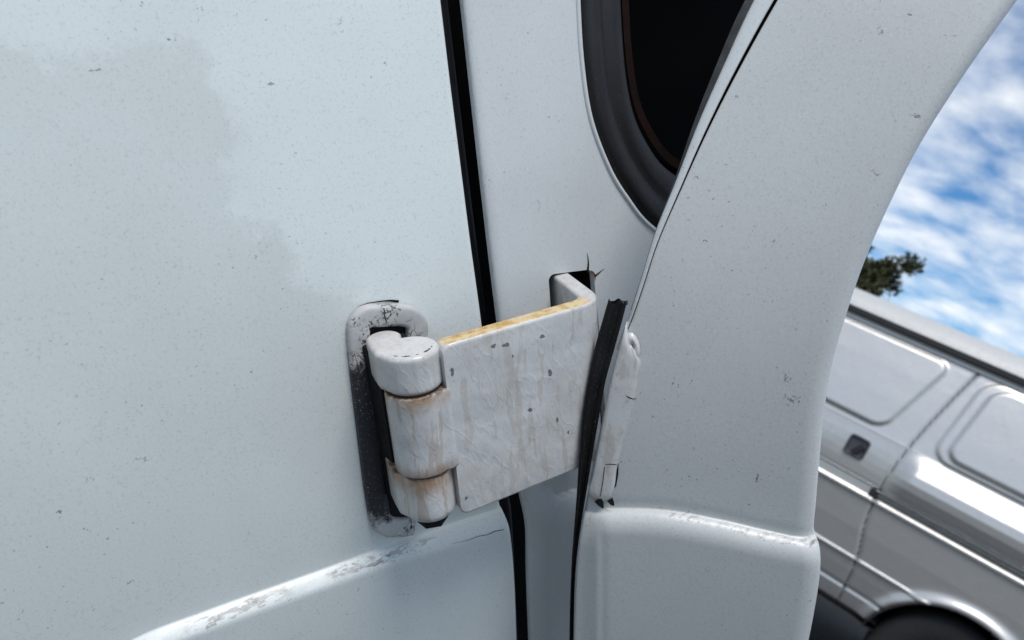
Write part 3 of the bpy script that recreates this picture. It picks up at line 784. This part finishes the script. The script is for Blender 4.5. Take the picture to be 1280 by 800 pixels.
ss_ = fine(S0, -.62, .06)[:-1] + fine(-.62, .95, .008) + fine(.95, S1, .05)[1:]
zs_ = sorted(set([round(z, 4) for z in fine(.40, 1.765, .0085)] + [p[0] for p in prof]))
verts, idx = [], {}
def archcut(s, z): return math.hypot(s - AX, z - AZ) < AR or math.hypot(s + 2.25, z - AZ) < AR
for i, s in enumerate(ss_):
    for j, z in enumerate(zs_):
        s2, z2 = s, z
        for ax in (AX, -2.25):                                         # snap to the arch rim
            d = math.hypot(s - ax, z - AZ)
            if AR - .010 < d < AR + .0001 and d > 0: k = AR / d; s2, z2 = ax + (s - ax) * k, AZ + (z - AZ) * k
        idx[i, j] = len(verts); verts.append((s2, -side(s2, z2), z2))
faces = []
for i in range(len(ss_) - 1):
    for j in range(len(zs_) - 1):
        sc, zc = (ss_[i] + ss_[i + 1]) / 2, (zs_[j] + zs_[j + 1]) / 2
        if not archcut(sc, zc): faces.append((idx[i, j], idx[i + 1, j], idx[i + 1, j + 1], idx[i, j + 1]))
body = link('body_side', verts, faces, M_sil, pv, True)
body['label'] = 'silver body side with stamped window panels and wheel arch'
# roof above the gutter, far side and ends
rprof = [(1.765, .093), (1.79, .092), (1.80, .096), (1.84, .108), (1.88, .135), (1.915, .19), (1.935, .27), (1.948, .40), (1.955, .60), (1.958, .85)]
full = rprof + [(z, WV - o_) for z, o_ in reversed(rprof[:-1])] + [(1.3, WV), (.8, WV + .02), (.42, WV), (.42, .12)]
rows = [[Vector((s, o_, z)) for z, o_ in full] for s in fine(S0, S1, .1)]
roof = grid('roof', rows, silver('dusty_roof_paint', (.50, .50, .49), .1, .55), pv, sharp=50)
for s in (S0, S1):
    v = [(s, o_, z) for z, o_ in full] + [(s, .0, .42), (s, -.02, .9), (s, 0, 1.3)]
    link('end_panel', v, [tuple(range(len(v)))], M_sil, pv, False)
M_gut = plain('grey_black_gutter_strip', (.030, .030, .031), .6, .3)
gp_ = [Vector((s, .084, 1.800)) for s in fine(S0, S1, .1)]
sweep('gutter_strip', gp_, [(.017, 0), (.017, .012), (.012, .018), (-.012, .018), (-.017, .012), (-.017, 0)], Vector((0, -1, 0)), M_gut, pv, 30)
sweep('gutter_ledge', [p + Vector((0, .008, -.038)) for p in gp_], [(.004, 0), (.004, .010), (-.004, .010), (-.004, 0)], Vector((0, -1, 0)), M_sil, pv, 30)
# sliding door track
tr = [Vector((s, -.012, 1.003)) for s in fine(-.105, S1 - .05, .05)]
rail = sweep('door_track', tr, [(.011, -.02), (.011, .001), (-.011, .001), (-.011, -.02)], Vector((0, -1, 0)), M_groove, pv, 30)
sweep('track_trim', [p + Vector((.005, -.008, .016)) for p in tr], [(.0045, 0), (.0045, .006), (.002, .009), (-.002, .009), (-.0045, .006), (-.0045, 0)], Vector((0, -1, 0)), M_chrome, rail, 40)
sweep('track_runner', [p + Vector((.02, -.001, -.001)) for p in tr], [(.006, 0), (.006, .006), (-.006, .006), (-.006, 0)], Vector((0, -1, 0)), plain('dull_track_metal', (.30, .29, .28), .4, .5, .8), rail, 40)
sweep('track_stop', [Vector((-.125, -.010, 1.000)), Vector((-.085, -.012, 1.0))], [(.02, 0), (.018, .012), (-.018, .012), (-.02, 0)], Vector((0, -1, 0)), M_groove, rail, 30)
sweep('door_seam', [Vector((seam(z), -side(seam(z), z) + .001, z)) for z in fine(.42, 1.765, .02)], [(.0075, 0), (.0075, .004), (-.0075, .004), (-.0075, 0)], Vector((0, -1, 0)), M_groove, pv, 30)
sweep('body_crease', [Vector((s, -.004, 1.028)) for s in fine(-1.6, -.11, .06)], [(.003, 0), (.003, .010), (-.003, .010), (-.003, 0)], Vector((0, -1, 0)), M_groove, pv, 30)
# recessed door handle
hv = []
for t, o_ in ((1, .012), (.97, -.004), (.86, -.006), (.74, .004), (0.0, .005)):
    hv.append([Vector((-.272 + .052 * t * math.copysign(abs(math.cos(a)) ** .35, math.cos(a)), -.022 + o_, 1.165 + .056 * t * math.copysign(abs(math.sin(a)) ** .35, math.sin(a)))) for a in [k * math.pi / 12 for k in range(24)]])
hd = grid('door_handle', hv, plain('grey_handle_plastic', (.06, .06, .07), .45, .5), pv, closed=True, sharp=40)
sweep('handle_pull', [Vector((-.275, -.018, 1.135)), Vector((-.245, -.018, 1.18))], rrect(.030, .012, .004), Vector((0, -1, 0)), M_groove, hd, 40)
# wheels
M_tyre = plain('tyre_rubber', (.020, .020, .020), .8, .3)
M_rim = plain('steel_rim', (.14, .14, .14), .4, .5, .7)
def wheel(s, o_, flip):
    pts_ = [(.17, .02), (.20, -.005), (.29, -.008), (.318, .008), (.33, .05), (.33, .15), (.318, .19), (.29, .21), (.17, .19)]
    rows = [[Vector((s + r * math.cos(a), o_ + flip * d, AZ + r * math.sin(a))) for r, d in pts_] for a in [k * math.tau / 40 for k in range(41)]]
    t = grid('wheel', rows, M_tyre, pv)
    rp2 = [(.185, .02), (.175, .03), (.15, .06), (.11, .055), (.10, .035), (.06, .03), (.045, .01), (.0, .008)]
    rows = [[Vector((s + r * math.cos(a), o_ + flip * d, AZ + r * math.sin(a))) for r, d in rp2] for a in [k * math.tau / 40 for k in range(41)]]
    grid('rim', rows, M_rim, t)
for s in (AX, -2.25):
    wheel(s, .05, 1); wheel(s, WV - .05, -1)
    rows = [[Vector((s + AR * math.cos(R(a)), o_, AZ + AR * math.sin(R(a)))) for o_ in (-.01, .02, .35)] for a in range(10, 171, 8)]
    grid('wheel_housing', rows, M_groove, pv)
link('underbody', [(S0 + .1, .05, .40), (S1 - .1, .05, .40), (S1 - .1, WV - .1, .40), (S0 + .1, WV - .1, .40)], [(0, 1, 2, 3)], M_groove, pv, False)

# ------------------------------------------------------------------ tree behind the parked van
def world_at(px, py, dist): d = ray(px, py); return CAM + d * dist
tb = world_at(1072, 318, 17.)
M_bark = plain('bark', (.09, .07, .05), .9, .2, scale=30)
ml = NT('olive_leaves'); rnd = ml.n('ShaderNodeNewGeometry').outputs['Random Per Island']
M_leaves = ml.out(ml.mix(rnd, (.035, .045, .015), (.085, .085, .035)), .6, .3)
tree = bpy.data.objects.new('tree', None); col.objects.link(tree); tree.location = (tb.x - .5, tb.y, 0)
tree['label'] = 'dark olive leafy tree standing behind the parked silver van'; tree['category'] = 'tree'
H = tb.z
random.seed(11)
rows = []
for k in range(12):
    t = k / 11; r = lerp(.19, .06, t)
    rows.append([Vector((.15 * math.sin(t * 3) + r * math.cos(a), .1 * t + r * math.sin(a), t * (H - .6))) for a in [i * math.tau / 10 for i in range(11)]])
trunk = grid('trunk', rows, M_bark, tree)
v, f = [], []
limbs = []
for k in range(34):
    a = random.uniform(0, math.tau); h0 = random.uniform(.45, .95) * (H - .6); L = random.uniform(.8, 1.9)
    p0 = Vector((.15 * math.sin(h0 / (H - .6) * 3), .1, h0)); d = Vector((math.cos(a), math.sin(a), random.uniform(.15, .7))).normalized()
    p1 = p0 + d * L * .55 + Vector((0, 0, .05)); p2 = p0 + d * L + Vector((0, 0, .25)); limbs.append((p0, p1, p2))
    b = len(v)
    for p, r in ((p0, .045), (p1, .028), (p2, .010)):
        sd_ = d.cross(Vector((0, 0, 1))).normalized(); u_ = sd_.cross(d)
        for i in range(5): an = i * math.tau / 5; v.append(p + sd_ * r * math.cos(an) + u_ * r * math.sin(an))
    for q_ in range(2):
        for i in range(5): f.append((b + q_ * 5 + i, b + q_ * 5 + (i + 1) % 5, b + q_ * 5 + 5 + (i + 1) % 5, b + q_ * 5 + 5 + i))
link('limbs', v, f, M_bark, tree)
v, f = [], []
cl = []
for p0, p1, p2 in limbs:
    for t in (.4, .6, .8, 1.0, 1.1): 
        c = p1.lerp(p2, (t - .4) / .6) if t > .4 else p1
        cl.append((c + Vector((random.gauss(0, .16), random.gauss(0, .16), random.gauss(0, .10))), random.uniform(.16, .36)))
for k in range(22): cl.append((Vector((random.gauss(.2, .45), random.gauss(0, .45), H + random.uniform(-1.1, -.1))), random.uniform(.2, .34)))
for c, r in cl:
    for k in range(150):
        d = Vector((random.gauss(0, 1), random.gauss(0, 1), random.gauss(0, .75))).normalized() * r * random.random() ** .4
        p = c + d; n_ = Vector((random.gauss(0, 1), random.gauss(0, 1), random.gauss(0, 1) + .6)).normalized()
        t = n_.orthogonal().normalized(); t = Matrix.Rotation(random.uniform(0, 6.28), 3, n_) @ t; b_ = n_.cross(t)
        L = random.uniform(.045, .085); b = len(v)
        v += [p - t * L, p + b_ * L * .42, p + t * L, p - b_ * L * .42]; f.append((b, b + 1, b + 2, b + 3))
me = bpy.data.meshes.new('crown'); me.from_pydata([tuple(x) for x in v], [], f); me.materials.append(M_leaves)
cr = bpy.data.objects.new('crown', me); col.objects.link(cr); cr.parent = tree; cr['kind'] = 'stuff'
